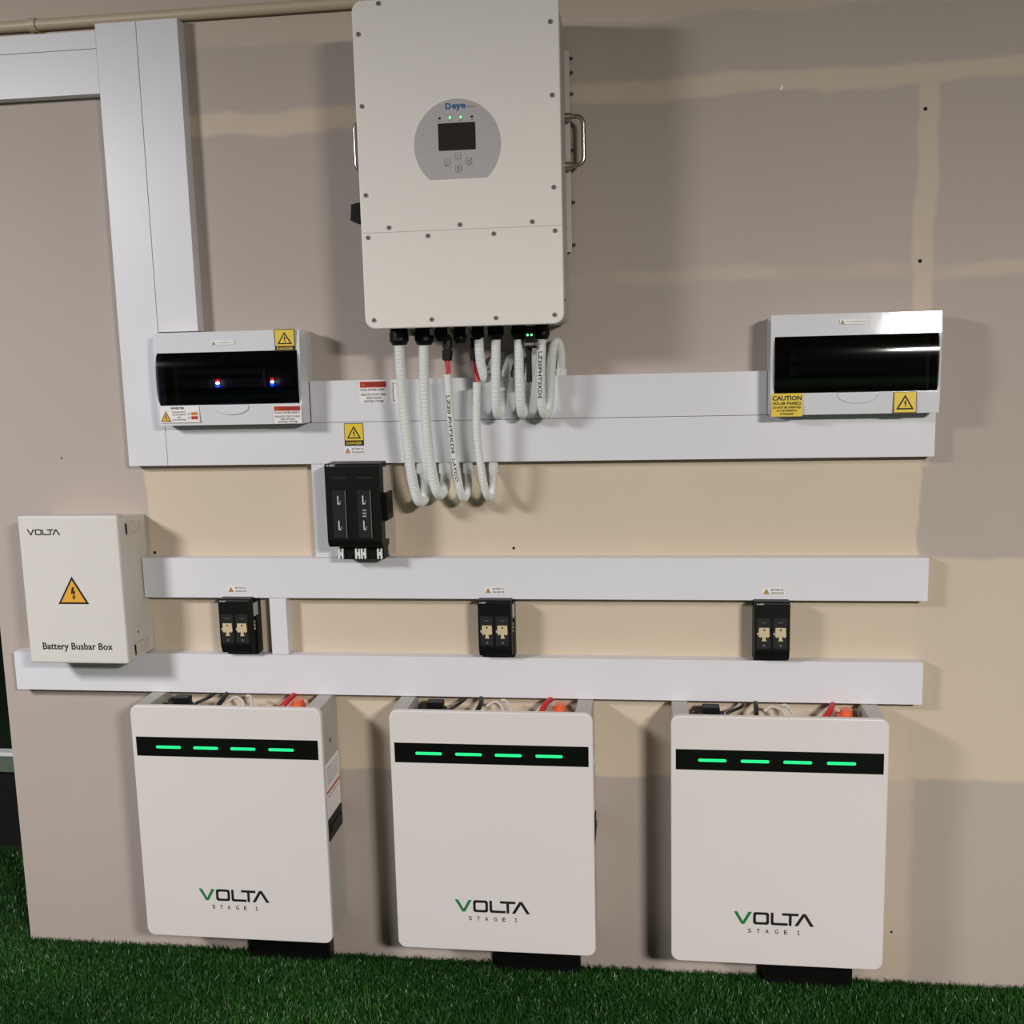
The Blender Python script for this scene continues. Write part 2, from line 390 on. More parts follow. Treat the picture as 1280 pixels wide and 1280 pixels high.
# ceiling panel lamps that light the wall (behind and beside the camera)
def panel_lamp(pos, aim, label):
    t = thing('panel_lamp', label, 'lamp', pos)
    q = (aim - pos).to_track_quat('-Z', 'Y')
    def tr(bm): bmesh.ops.transform(bm, matrix=Matrix.Translation(pos) @ q.to_matrix().to_4x4(), verts=bm.verts[:]); return bm
    def raw(x, y, z0, z1):
        bb = bmesh.new(); bmesh.ops.create_cube(bb, size=1)
        for v in bb.verts: v.co = Vector((v.co.x * x, v.co.y * y, (z0 + z1) / 2 + v.co.z * (z1 - z0)))
        return bb
    part('housing', tr(raw(.66, .66, .015, .05)), 'lamp_housing', t)
    part('lens', tr(raw(.62, .62, .006, .014)), 'lens', t)
    for sx in (-.2, .2):
        part('drop_rod', cyl(BM(), pos + Vector((sx, 0, .04)), (pos.x + sx, pos.y, CEIL), .006), 'lamp_housing', t)
panel_lamp(KEY_POS, KEY_AIM, 'square ceiling panel lamp on the right, behind the camera')
panel_lamp(SIDE_POS, SIDE_AIM, 'square ceiling panel lamp on the left')

# low kerb in the dark, past the free end of the wall
t = thing('low_kerb', 'low white-topped kerb in the dark beyond the left end of the wall', 'kerb', (-2.1, .53, -.016))
part('cap', box(BM(), -2.9, -1.60, -.535, -.500, .298, .311, .002), 'bench_white', t)
part('fascia', box(BM(), -2.9, -1.60, -.533, -.504, .244, .298), 'bench_green', t)
part('base', box(BM(), -2.9, -1.60, -.530, -.520, -.016, .244), 'dark_backdrop', t)

# cream conduit along the top of the wall
t = thing('rigid_conduit', 'cream rigid conduit pipe running along the top of the wall', 'pipe', (0, 0, 2.303))
part('pipe', tube(BM(), [(-1.305, -.014, 2.319), (4.1, -.014, 2.319)], .0125, 16), 'cream_pipe', t)
for x in (-1.062, .95, 2.6):
    part('saddle_clip', box(tube(BM(), [(x - .010, -.014, 2.319), (x + .010, -.014, 2.319)], .0155, 16), x - .010, x + .010, 0, .004, 2.302, 2.338), 'cream_pipe', t)

# ------------------------------------------------------------------ cable trunking
def trunk(label, x0, x1, z0, z1, d=.0368):
    t = thing('cable_trunking', label, 'trunking', ((x0 + x1) / 2, 0, z0), 'white plastic cable trunking on the wall')
    part('base', box(BM(), x0 + .001, x1 - .001, 0, .010, z0 + .001, z1 - .001), 'trunk_white', t)
    part('lid', box(BM(), x0, x1, .007, d, z0, z1, .0007), 'trunk_white', t)
    return t
trunk('left one of the two tall vertical white trunkings above the left breaker board', -.8975, -.7985, 1.2785, 2.3055)
trunk('right one of the two tall vertical white trunkings, ending at the breaker board top', -.7970, -.6975, 1.600, 2.3055)
trunk('narrow horizontal white trunking at the top left under the cream pipe', -1.304, -.8978, 2.2515, 2.291)
trunk('wide horizontal white trunking at the top left beside the tall vertical pair', -1.304, -.8978, 2.1515, 2.2505)
dbl_lo = trunk('long white trunking whose underside receives the four hanging conduits', -.7970, .9960, 1.2785, 1.3765)
dbl_up = trunk('white trunking running between the two breaker boards behind the conduits', -.4295, .6310, 1.3775, 1.4755)
mid = trunk('long white trunking above the three small black fuse isolators', -.8835, .9925, .9490, 1.0490)
low = trunk('longest white trunking, directly above the three batteries', -1.2510, .9880, .7045, .8045)
trunk('short vertical white trunking left of the large black isolator', -.4370, -.3800, 1.0500, 1.2775, .034)
trunk('short narrow vertical white trunking right of the leftmost small isolator', -.5620, -.5200, .8055, .9480, .034)

# ------------------------------------------------------------------ stickers
def danger_sticker(x0, x1, z0, z1, d, parent):
    s = part('danger_sticker', prism(BM(), [(x0, z0), (x1, z0), (x1, z1), (x0, z1)], d - .0004, d), 'black_ink', parent, 'yellow and black danger sticker with a lightning triangle')
    w_ = x1 - x0; h_ = z1 - z0; zb = z0 + h_ * .24
    part('yellow_field', flat(BM(), [(x0 + .0015, zb), (x1 - .0015, zb), (x1 - .0015, z1 - .0015), (x0 + .0015, z1 - .0015)], d + .0003), 'sticker_yellow', s)
    triangle((x0 + x1) / 2, zb + h_ * .08, w_ * .74, h_ * .56, d + .0006, 'sticker_yellow', s, .15)
    text('DANGER', x0 + w_ * .1, x1 - w_ * .1, z0 + h_ * .06, z0 + h_ * .18, d + .0004, 'sticker_yellow', s, .02)
def warning_sticker(x0, x1, z0, z1, d, parent):
    s = part('warning_sticker', prism(BM(), [(x0, z0), (x1, z0), (x1, z1), (x0, z1)], d - .0004, d), 'sticker_white', parent, 'red and white warning sticker about dual power supply')
    w_ = x1 - x0; h_ = z1 - z0
    zr = z1 - h_ * .30
    part('red_field', flat(BM(), [(x0 + .002, zr), (x1 - .002, zr), (x1 - .002, z1 - .002), (x0 + .002, z1 - .002)], d + .0003), 'sticker_red', s)
    triangle(x0 + w_ * .14, zr + h_ * .05, w_ * .13, h_ * .18, d + .0006, 'sticker_amber', s, .08)
    text('WARNING', x0 + w_ * .25, x1 - w_ * .06, zr + h_ * .06, z1 - h_ * .08, d + .0005, 'bolt_brown', s, .02)
    for k, (tx, m0) in enumerate((('DUAL POWER SUPPLY', .05), ('ISOLATE UTILITY GRID', .06), ('AND PV SOLAR', .24), ('ELECTRIC SYSTEM', .16))):
        zt = zr - h_ * (.09 + (.165 * k if k == 0 else .06 + .15 * k))
        text(tx, x0 + w_ * m0, x1 - w_ * m0, zt - h_ * .055, zt + h_ * .045, d + .0004, 'black_ink', s, .012)
def mini_sticker(x0, x1, z0, z1, d, parent, lines, fill='warn_orange'):
    s = part('small_warning_sticker', prism(BM(), [(x0, z0), (x1, z0), (x1, z1), (x0, z1)], d - .0003, d), 'sticker_white', parent, 'small white sticker with a tiny warning triangle')
    h_ = z1 - z0
    triangle(x0 + h_ * .55, z0 + h_ * .1, h_ * .85, h_ * .8, d + .0003, fill, s, .14)
    n = len(lines)
    for k, tx in enumerate(lines):
        c = z1 - h_ * (k + .5) / n; hh = h_ * (.30 if n > 1 else .16)
        text(tx, x0 + h_ * 1.25, x1 - .002, c - hh / 2, c + hh / 2, d + .0003, 'black_ink', s, .01)
TD = .0373
danger_sticker(-.3505, -.3035, 1.321, 1.3745, TD, dbl_lo)
mini_sticker(-.352, -.302, 1.302, 1.317, TD, dbl_lo, ('BATTERY DC', 'FUSE ISOLATOR'))
warning_sticker(-.309, -.241, 1.420, 1.4735, TD, dbl_up)
s = part('diagram_sticker', prism(BM(), [(-.236, 1.419), (-.190, 1.419), (-.190, 1.4735), (-.236, 1.4735)], TD - .0004, TD), 'sticker_white', dbl_up, 'white sticker with a printed bracket diagram')
for xx, sg in ((-.228, 1), (-.196, -1)):
    for pts in ([(0, .0), (.0015, 0), (.0015, .02), (0, .02)], [(-.0025, .02), (-.001, .02), (.0015, .026), (0, .026)], [(0, .026), (.0015, .026), (.0015, .042), (0, .042)], [(0, .0405), (.006, .0405), (.006, .042), (0, .042)], [(0, 0), (.006, 0), (.006, .0015), (0, .0015)]):
        part('diagram_line', flat(BM(), [(xx + sg * u, 1.425 + v) for u, v in pts], TD + .0003), 'grey_ink', s)
for x in (-.666, -.024, .626):
    mini_sticker(x, x + .050, .9625, .9780, TD, mid, ('BATTERY DC', 'FUSE ISOLATOR'))

# ------------------------------------------------------------------ breaker boards
def board(x0, x1, label, leds):
    z0, z1 = 1.3785, 1.5960; t = thing('breaker_board', label, 'breaker board', ((x0 + x1) / 2, 0, z0), 'white breaker boards with smoked lids')
    part('body', box(BM(), x0 + .003, x1 - .003, 0, .049, z0 + .003, z1 - .003, .002), 'board_body', t)
    lx0, lx1, lz0, lz1 = x0 + .0085, x1 - .007, 1.4265, 1.5485
    def cover(za, zb, da, db):   # sloped cover strip (front depth da at za, db at zb)
        return profile(BM(), [(.040, za), (da, za), (db, zb), (.040, zb)], x0, x1, .0015)
    part('cover_top', cover(lz1, z1, .0925, .0877), 'board_white', t)
    part('cover_bottom', cover(z0, lz0, .0885, .0925), 'board_white', t)
    part('cover_side', box(BM(), x0, lx0, .040, .0925, lz0 - .001, lz1 + .001, .001), 'board_white', t)
    part('cover_side', box(BM(), lx1, x1, .040, .0925, lz0 - .001, lz1 + .001, .001), 'board_white', t)
    # curved smoked lid
    pts = []
    for k in range(13):
        a = -1 + 2 * k / 12; pts.append((.0905 + .0135 * (1 - a * a) ** .5, (lz0 + lz1) / 2 + a * (lz1 - lz0) / 2))
    bm = BM(); rows = [[bm.verts.new((xx, -d, z)) for d, z in pts] for xx in np.linspace(lx0, lx1, 3)]
    for a, c in zip(rows, rows[1:]):
        for k in range(12): bm.faces.new((a[k], c[k], c[k + 1], a[k + 1]))
    part('smoked_lid', bm, 'smoked_lid', t, 'dark smoked translucent lid')
    part('inner_panel', box(BM(), lx0, lx1, .050, .058, lz0, lz1), 'screen_dark', t)
    n = 12; x = x0 + .045; wd = .0178
    brk = part('breaker_row_frame', box(BM(), x - .002, x + n * wd + .002, .058, .061, 1.462, 1.512), 'dark_panel', t)
    for k in range(n):
        br = part('circuit_breaker', box(BM(), x + k * wd + .0006, x + (k + 1) * wd - .0006, .061, .070, 1.464, 1.510, .0008), 'breaker_grey', t)
        part('toggle', box(BM(), x + k * wd + .004, x + (k + 1) * wd - .004, .070, .078, 1.486, 1.496, .001), 'black_plastic', br)
    # finger recess tab below the lid
    cx = (x0 + x1) / 2 + .006; tab = [(cx + .043 * math.cos(a), 1.4262 - .024 * math.sin(a) ** .8 if math.sin(a) > 0 else 1.4262) for a in np.linspace(0, math.pi, 15)]
    part('finger_tab', prism(BM(), tab, .088, .0945, .002), 'board_white', t)
    for lx in leds:
        for dz, m, r in ((.0065, 'led_red', .0028), (0, 'led_white', .0030), (-.0065, 'led_blue', .0036)):
            part('indicator_light', cyl(BM(), (lx, -.070, 1.4765 + dz), (lx, -.080, 1.4765 + dz), r, 12), m, t)
    return t
bl = board(-.787, -.4305, 'breaker board on the left with two blue lights behind its smoked lid', (-.641, -.507))
br_ = board(.6315, .9885, 'breaker board on the right with a yellow caution sticker and dark lid', ())
danger_sticker(-.4885, -.4405, 1.5465, 1.5965, .0940, bl)
mini_sticker(-.642, -.586, 1.565, 1.5745, .0925, bl, ('AC COMBINER BOX',))
warning_sticker(-.501, -.434, 1.3795, 1.4220, .0945, bl)
s = part('inverter_sticker', prism(BM(), [(-.781, 1.386), (-.683, 1.386), (-.683, 1.4245), (-.781, 1.4245)], .0932, .0936), 'sticker_white', bl, 'white sticker with an orange triangle and red tags')
triangle(-.766, 1.389, .026, .025, .0940, 'warn_orange', s, .10)
text('INVERTER', -.752, -.719, 1.4175, 1.4225, .0940, 'black_ink', s, .03)
for k, tx in enumerate(('THIS BOARD IS FED BY', 'SOLAR INVERTER', 'AND', 'ISOLATE BEFORE WORK')):
    text(tx, -.750 + (.012 if k == 2 else 0), -.716 - (.012 if k == 2 else 0), 1.409 - k * .006, 1.4125 - k * .006, .0940, 'grey_ink', s, .01)
for k, (tx, m) in enumerate((('AC', 'sticker_amber'), ('DC', 'sticker_red'))):
    zc = 1.4065 - k * .0095
    text(tx, -.712, -.705, zc - .002, zc + .002, .0940, 'black_ink', s, .02)
    part('colour_tag', flat(BM(), [(-.703, zc - .0038), (-.687, zc - .0038), (-.687, zc + .0038), (-.703, zc + .0038)], .0940), m, s)
s = part('caution_sticker', prism(BM(), [(.634, 1.376), (.7005, 1.376), (.7005, 1.4265), (.634, 1.4265)], .0932, .0938), 'sticker_yellow', br_, 'yellow caution sticker about solar panels')
for tx, za, zb, m0 in (('CAUTION', 1.411, 1.4215, .002), ('SOLAR PANELS', 1.4015, 1.4080, .003), ('DO NOT BE OPERATED', 1.3935, 1.3985, .003), ('IN THE PRESENCE', 1.3868, 1.3910, .012), ('OF SUNLIGHT', 1.3795, 1.3840, .018)):
    text(tx, .634 + m0, .7005 - m0, za, zb, .0942, 'bolt_brown' if 0 else 'black_ink', s, .03)
s = part('danger_sticker', prism(BM(), [(.892, 1.3785), (.940, 1.3785), (.940, 1.4255), (.892, 1.4255)], .0932, .0938), 'bolt_brown', br_, 'yellow square sticker with a lightning triangle')
part('yellow_field', flat(BM(), [(.8935, 1.381), (.9385, 1.381), (.9385, 1.424), (.8935, 1.424)], .0942), 'sticker_yellow', s)
triangle(.916, 1.387, .037, .032, .0946, 'sticker_yellow', s, .15)
mini_sticker(.776, .834, 1.572, 1.5825, .0925, br_, ('DC COMBINER BOX',))
text('WARNING', .958, .981, 1.553, 1.558, .0928, 'sticker_red', br_, .02)

# ------------------------------------------------------------------ hybrid inverter
IX0, IX1, IZ0, IZ1, ID = -.2355, .1915, 1.5865, 2.2505, .230
inv = thing('solar_inverter', 'large white wall-mounted inverter with round grey control panel', 'inverter', ((IX0 + IX1) / 2, 0, IZ0))
part('wall_bracket', box(box(BM(), -.17, .13, 0, .020, 1.70, 2.20), -.20, .1970, .012, .022, 1.752, 2.186, .002), 'inverter_side', inv)
for z in (2.170, 2.140, 2.095, 1.975, 1.862, 1.768):
    part('bracket_bolt', cyl(BM(), (.196, -.017, z), (.2045, -.017, z), .0035, 8), 'screw_dark', inv)
part('casing', prism(BM(), rrect(IX0 + .006, IX1 - .005, IZ0 + .003, IZ1 - .004, .020), .020, .215), 'inverter_side', inv)
part('side_rib', box(BM(), IX1 - .006, IX1 - .001, .10, .19, 1.640, 1.800, .002), 'inverter_side', inv)
SEAM = 1.7865
o = rrect(IX0, IX1, IZ0, IZ1, .022, 8)
up = [p for p in o if p[1] > SEAM] + [(IX0, SEAM + .0003), (IX1, SEAM + .0003)]
lo = [(IX1, SEAM - .0003), (IX0, SEAM - .0003)] + [p for p in o if p[1] < SEAM]
part('front_cover', prism(BM(), up, .213, ID, .003, 3, SEAM), 'inverter_white', inv)
part('terminal_cover', prism(BM(), lo, .213, ID, .003, 3, SEAM), 'inverter_white', inv)
for x, z in ((-.223, 2.185), (-.178, 2.242), (.174, 2.185), (.13, 2.242), (-.222, 2.043), (.175, 2.044), (-.222, 1.864), (.175, 1.863), (-.175, 1.796), (-.023, 1.796), (.129, 1.796), (-.221, 1.777), (-.092, 1.776), (.048, 1.775), (.176, 1.776), (-.216, 1.605), (-.090, 1.603), (.048, 1.602), (.172, 1.605)):
    sc = part('screw', cyl(BM(), (x, -ID + .001, z), (x, -ID - .0022, z), .0052, 14, .0044), 'screw_steel', inv)
    part('screw_slot', cyl(BM(), (x, -ID - .0021, z), (x, -ID - .0026, z), .0021, 6), 'screw_dark', sc)
# control panel: a disc cut flat at the bottom
cx, cz, r = -.0235, 1.957, .0905
a0 = math.asin((1.889 - cz) / r)
pts = [(cx + r * math.cos(a), cz + r * math.sin(a)) for a in np.linspace(a0, math.pi - a0, 48)]
panel = part('control_panel', prism(BM(), pts, ID - .001, ID + .0012), 'panel_grey', inv, 'grey rounded control panel with a flat bottom')
PD = ID + .0017
part('screen', prism(BM(), rrect(-.0625, .0155, 1.9455, 2.0000, .002, 3), PD - .0005, PD), 'screen_dark', panel)
text('D', -.0455, -.0335, 2.0270, 2.0395, PD, 'blue_ink', panel, .03, 'logo_lettering')
text('eye', -.0320, -.0035, 2.0235, 2.0370, PD, 'blue_ink', panel, .03, 'logo_lettering')
text('INVERTER', -.0015, .0170, 2.0290, 2.0312, PD, 'grey_ink', panel)
for x, m in ((-.0585, 'black_ink'), (-.0365, 'led'), (-.0140, 'led'), (.0090, 'black_ink')):
    z = 2.0105
    if m == 'led':
        part('status_ring', cyl(BM(), (x, -PD + .001, z), (x, -PD - .0003, z), .0036, 14), 'led_ring', panel)
        part('status_light', cyl(BM(), (x, -PD, z), (x, -PD - .0009, z), .0024, 12), 'led_small_green', panel)
    else:
        part('status_light', cyl(BM(), (x, -PD + .001, z), (x, -PD - .0005, z), .0025, 12), m, panel)
    text({-.0585: 'DC', -.0365: 'AC', -.0140: 'NORMAL', .0090: 'ALARM'}[x], x - .004, x + .004, z - .0068, z - .0052, PD, 'grey_ink', panel)
for x, z, g in ((-.0225, 1.9345, '^'), (-.0450, 1.9230, '<'), (.0005, 1.9230, 'V'), (-.0225, 1.9100, 'v')):
    k = part('button', prism(BM(), rrect(x - .0062, x + .0062, z - .0062, z + .0062, .0015, 3), PD - .0005, PD), 'grey_ink', panel)
    part('button_face', prism(BM(), rrect(x - .0054, x + .0054, z - .0054, z + .0054, .0012, 3), PD, PD + .0004), 'panel_grey', k)
    if g == 'V':
        part('button_mark', flat(BM(), [(x - .003, z), (x - .002, z + .001), (x - .001, z - .001), (x + .002, z + .003), (x + .003, z + .0025), (x - .001, z - .003)], PD + .0007), 'black_ink', k)
    else:
        text({'^': 'A', '<': 'C', 'v': 'I'}[g], x - .0016, x + .0016, z - .0025, z + .0025, PD + .0007, 'grey_ink', k)
    text({'^': 'Up', '<': 'Esc', 'V': 'Enter', 'v': 'Down'}[g], x - .004, x + .004, z - .0092, z - .0075, PD, 'grey_ink', panel)
# U handles on both sides
for sx, xs in ((1, IX1 - .006), (-1, IX0 + .007)):
    zt, zb, dd = 2.041, 1.937, .045 if sx > 0 else .10
    x1 = xs + sx * (.042 if sx > 0 else .046)
    path = [(xs, zt), (x1 - sx * .016, zt)] + [(x1 - sx * .016 + sx * .016 * math.sin(a), zt - .016 + .016 * math.cos(a)) for a in np.linspace(0, math.pi / 2, 6)[1:]] + [(x1 - sx * .016 + sx * .016 * math.cos(a), zb + .016 - .016 * math.sin(a)) for a in np.linspace(0, math.pi / 2, 6)] + [(xs, zb)]
    h = part('handle', tube(BM(), [(x, -dd, z) for x, z in path], .0052, 12), 'chrome', inv, 'polished steel handle')
    for z in (zt, zb):
        part('handle_foot', cyl(BM(), (xs, -dd, z), (xs + sx * .016, -dd, z), .0088, 14), 'chrome', h)
part('rotary_switch', prism(BM(), [(-.2300, 1.819), (-.2300, 1.861), (-.255, 1.861), (-.274, 1.857), (-.277, 1.823), (-.255, 1.814)], .125, .165, .003), 'black_plastic', inv, 'black rotary isolator switch on the left side')
# cable glands under the inverter
def gland(x, zb, r, d=.13):
    g = part('cable_gland', cyl(cyl(cyl(BM(), (x, -d, IZ0 + .004), (x, -d, IZ0 - .006), r * .92, 18), (x, -d, IZ0 - .006), (x, -d, zb + .010), r, 10), (x, -d, zb + .010), (x, -d, zb), r, 18, r * .74), 'black_plastic', inv)
for x, zb, r in ((-.186, 1.5525, .0215), (-.129, 1.5515, .0215), (-.0870, 1.5585, .0170), (-.0480, 1.5530, .0145), (-.0075, 1.5600, .0145), (.0330, 1.5590, .0180), (.0835, 1.5580, .0165), (.1360, 1.5570, .0165)):
    gland(x, zb, r)
for x in (-.157, -.108, -.068, -.028, .013, .058):
    part('gland_spacer', box(BM(), x - .004, x + .004, .12, .15, 1.572, 1.587), 'inverter_side', inv)

# wifi logger between the right-hand glands
t = thing('wifi_logger', 'small black logger plugged under the inverter with two green lights', 'logger', (.110, -.13, 1.546))
part('shell', box(BM(), .0975, .1225, .112, .156, 1.5500, 1.5860, .002), 'black_plastic', t)
part('band', box(BM(), .0995, .1185, .112, .1535, 1.5435, 1.5500, .001), 'screw_steel', t)
part('antenna', box(cyl(cyl(BM(), (.1045, -.125, 1.545), (.1045, -.125, 1.530), .0075, 12), (.1045, -.125, 1.530), (.1045, -.125, 1.4640), .0062, 12), .1005, .1215, .112, .150, 1.5385, 1.5440, .001), 'black_plastic', t)
for x in (.1060, .1145):
    part('status_light', cyl(BM(), (x, -.150, 1.5665), (x, -.1575, 1.5665), .0023, 12), 'led_small_green', t)

# ------------------------------------------------------------------ flexible conduits
def conduit(label, P, r, mark=None, ferrule=True):
    pts = catmull(P, .0015); zmin = min(p.z for p in pts); c = pts[0]
    t = thing('flexible_conduit', label, 'conduit', (pts[0].x, pts[0].y, zmin), 'white corrugated conduits under the inverter')
    part('sleeve', tube(BM(), pts, lambda i: r if i % 3 else r * .88, 14), 'conduit_white', t)
    if ferrule:
        e = Vector(P[-1]); up_ = .010 if P[-1][2] < 1.4 else -.004
        part('end_fitting', cyl(BM(), (e.x, e.y, e.z + up_), (e.x, e.y, e.z + up_ - (.026 if up_ > 0 else -.016)), r * 1.22, 18), 'conduit_white', t)
    if mark:
        for tx, s0, s1 in mark:
            n = len(pts); i0, i1 = int(s0 * n), int(s1 * n)
            def xf(u, v, i0=i0, i1=i1):
                p = pts[min(n - 1, int(i0 + u * (i1 - i0)))]; f = (i0 + u * (i1 - i0)) % 1
                q = pts[min(n - 1, int(i0 + u * (i1 - i0)) + 1)]; p = p + (q - p) * f
                a = (v - .5) * .75 - .1
                return (p.x + math.sin(a) * r * 1.04, p.y - math.cos(a) * r * 1.04, p.z)
            text(tx, 0, 1, 0, 1, 0, 'black_ink', t, .02, 'conduit_print', xf)
    return t
conduit('leftmost of the four long white conduits looping below the trunking', [(-.1870, -.130, 1.560), (-.1850, -.130, 1.466), (-.1800, -.125, 1.358), (-.1730, -.115, 1.256), (-.1640, -.092, 1.196), (-.1570, -.052, 1.199), (-.1610, -.025, 1.236), (-.1670, -.020, 1.268)], .0122)
conduit('second from the left of the four long white conduits looping below the trunking', [(-.1300, -.130, 1.560), (-.1330, -.130, 1.447), (-.1310, -.125, 1.339), (-.1240, -.107, 1.247), (-.1170, -.082, 1.209), (-.1110, -.045, 1.220), (-.1110, -.025, 1.251), (-.1130, -.020, 1.268)], .0122)
conduit('third of the four long white conduits, lettered and fed by a red wire', [(-.0810, -.120, 1.485), (-.0770, -.120, 1.392), (-.0710, -.115, 1.291), (-.0650, -.095, 1.221), (-.0610, -.070, 1.197), (-.0560, -.040, 1.214), (-.0560, -.025, 1.254), (-.0580, -.020, 1.268)], .0092, (('LZ20 PHT2KDS', .12, .45), ('LAYCO', .48, .62)))
conduit('rightmost of the four long white conduits looping below the trunking', [(-.0150, -.120, 1.466), (-.0180, -.120, 1.355), (-.0110, -.110, 1.263), (-.0050, -.090, 1.212), (.0010, -.065, 1.199), (.0030, -.040, 1.221), (.0030, -.025, 1.253), (.0030, -.020, 1.268)], .0092)
conduit('shortest white conduit, bending behind its neighbour under the inverter middle', [(-.0060, -.130, 1.565), (-.0050, -.122, 1.515), (.0010, -.100, 1.476), (.0070, -.070, 1.484), (.0160, -.045, 1.514), (.0290, -.030, 1.524), (.0360, -.021, 1.505), (.0370, -.018, 1.479)], .0108)
conduit('short white conduit in a deep loop right of the inverter middle', [(.0330, -.130, 1.565), (.0290, -.130, 1.462), (.0270, -.117, 1.412), (.0290, -.090, 1.391), (.0330, -.065, 1.411), (.0370, -.056, 1.450), (.0480, -.047, 1.505), (.0590, -.034, 1.519), (.0660, -.022, 1.504), (.0670, -.018, 1.479)], .0108)
conduit('short white conduit loop left of the black logger antenna', [(.0835, -.130, 1.565), (.0830, -.130, 1.460), (.0820, -.112, 1.412), (.0830, -.086, 1.392), (.0870, -.060, 1.416), (.0950, -.050, 1.476), (.1020, -.036, 1.516), (.1090, -.022, 1.501), (.1100, -.018, 1.479)], .0108)
conduit('rightmost lettered white conduit arching back into the trunking top', [(.1340, -.130, 1.562), (.1300, -.130, 1.459), (.1300, -.117, 1.411), (.1370, -.090, 1.390), (.1440, -.070, 1.423), (.1480, -.060, 1.493), (.1520, -.050, 1.538), (.1600, -.035, 1.552), (.1670, -.022, 1.529), (.1670, -.018, 1.479)], .0108, (('LZ20PHT2KDS', .07, .30),))
def red_lead(label, x, z_top, x1, z1, d):
    t = thing('solar_lead', label, 'cable', (x1, -d, z1), 'red solar leads with black plugs')
    part('plug', cyl(cyl(cyl(BM(), (x, -d, z_top), (x - .001, -d, z_top - .026), .0108, 8), (x - .001, -d, z_top - .026), (x - .001, -d, z_top - .030), .009, 12), (x - .001, -d, z_top - .030), (x - .002, -d, z_top - .052), .0125, 8, .0110), 'black_plastic', t)
    for k in (-1, 1):
        part('red_wire', tube(BM(), catmull([(x - .002 + k * .0038, -d, z_top - .050), (x + .000 + k * .0030, -d, (z_top + z1) / 2 - .028), (x1 + k * .0022, -d, z1)], .006), .0032, 8), 'red_wire', t)
red_lead('red solar lead with a black plug, left of the two, fully in view', -.0785, 1.5680, -.0808, 1.480, .120)
red_lead('red solar lead half hidden behind a white conduit', -.0190, 1.5660, -.0150, 1.462, .098)

# ------------------------------------------------------------------ isolators
def prints(parent, x, z, d, s, w_, h_, m='white_ink'):
    text(s, x, x + w_, z, z + h_, d, m, parent, .02, 'print')
iso = thing('fuse_isolator', 'largest black fuse isolator, with two clear windows, under the danger sticker', 'isolator', (-.312, 0, 1.054))
part('base', box(box(BM(), -.3770, -.2440, 0, .050, 1.060, 1.274, .002), -.2520, -.2425, .05, .085, 1.105, 1.274, .001), 'fuse_beige' if 0 else 'cable_grey', iso, 'light grey mounting base')
part('cover', profile(BM(), [(.050, 1.2860), (.116, 1.2860), (.120, 1.282), (.120, 1.105), (.112, 1.090), (.050, 1.084)], -.3785, -.2480, .003), 'black_plastic', iso, 'black pull-out cover')
part('cover_foot', box(BM(), -.3600, -.2520, .040, .088, 1.0555, 1.0860, .002), 'black_plastic', iso)
part('hinge', box(BM(), -.2500, -.2370, .045, .100, 1.150, 1.215, .002), 'black_plastic', iso)
for k, x in enumerate((-.362, -.3025)):
    part('grip_groove', box(BM(), x + .002, x + .040, .1198, .1215, 1.250, 1.256), 'dark_panel', iso)
    wn = part('fuse_window', box(BM(), x, x + .0325, .119, .1222, 1.113, 1.2245, .001), 'dark_panel', iso, 'glossy dark fuse window')
    part('window_edge', box(BM(), x + .0312, x + .0325, .1222, .1228, 1.113, 1.2245), 'screw_steel', wn)
    for z, hh in ((1.192, .020), (1.132, .022)):
        part('contact_mark', box(BM(), x + .0125, x + .0150, .1222, .1228, z, z + hh), 'white_ink', wn)
        part('contact_mark', box(BM(), x + .0150, x + .0190, .1222, .1228, z, z + .0025), 'white_ink', wn)
        part('contact_mark', box(BM(), x + .0175, x + .0215, .1222, .1226, z + .003, z + .009), 'grey_ink', wn)
    if k:
        for q in range(3): prints(wn, x + .012, 1.176 - q * .007, .1228, 'NH00', .009, .004)
prints(iso, -.3725, 1.2800, .1203, 'N-GERT', .021, .005)
for x in (-.3560, -.3150, -.3010, -.2620):
    tr_ = part('terminal', box(box(BM(), x - .006, x - .002, .088, .096, 1.058, 1.083, .001), x + .002, x + .006, .088, .096, 1.058, 1.083, .001), 'conduit_white', iso)
    part('terminal_bridge', box(BM(), x - .002, x + .002, .090, .094, 1.066, 1.074), 'conduit_white', tr_)

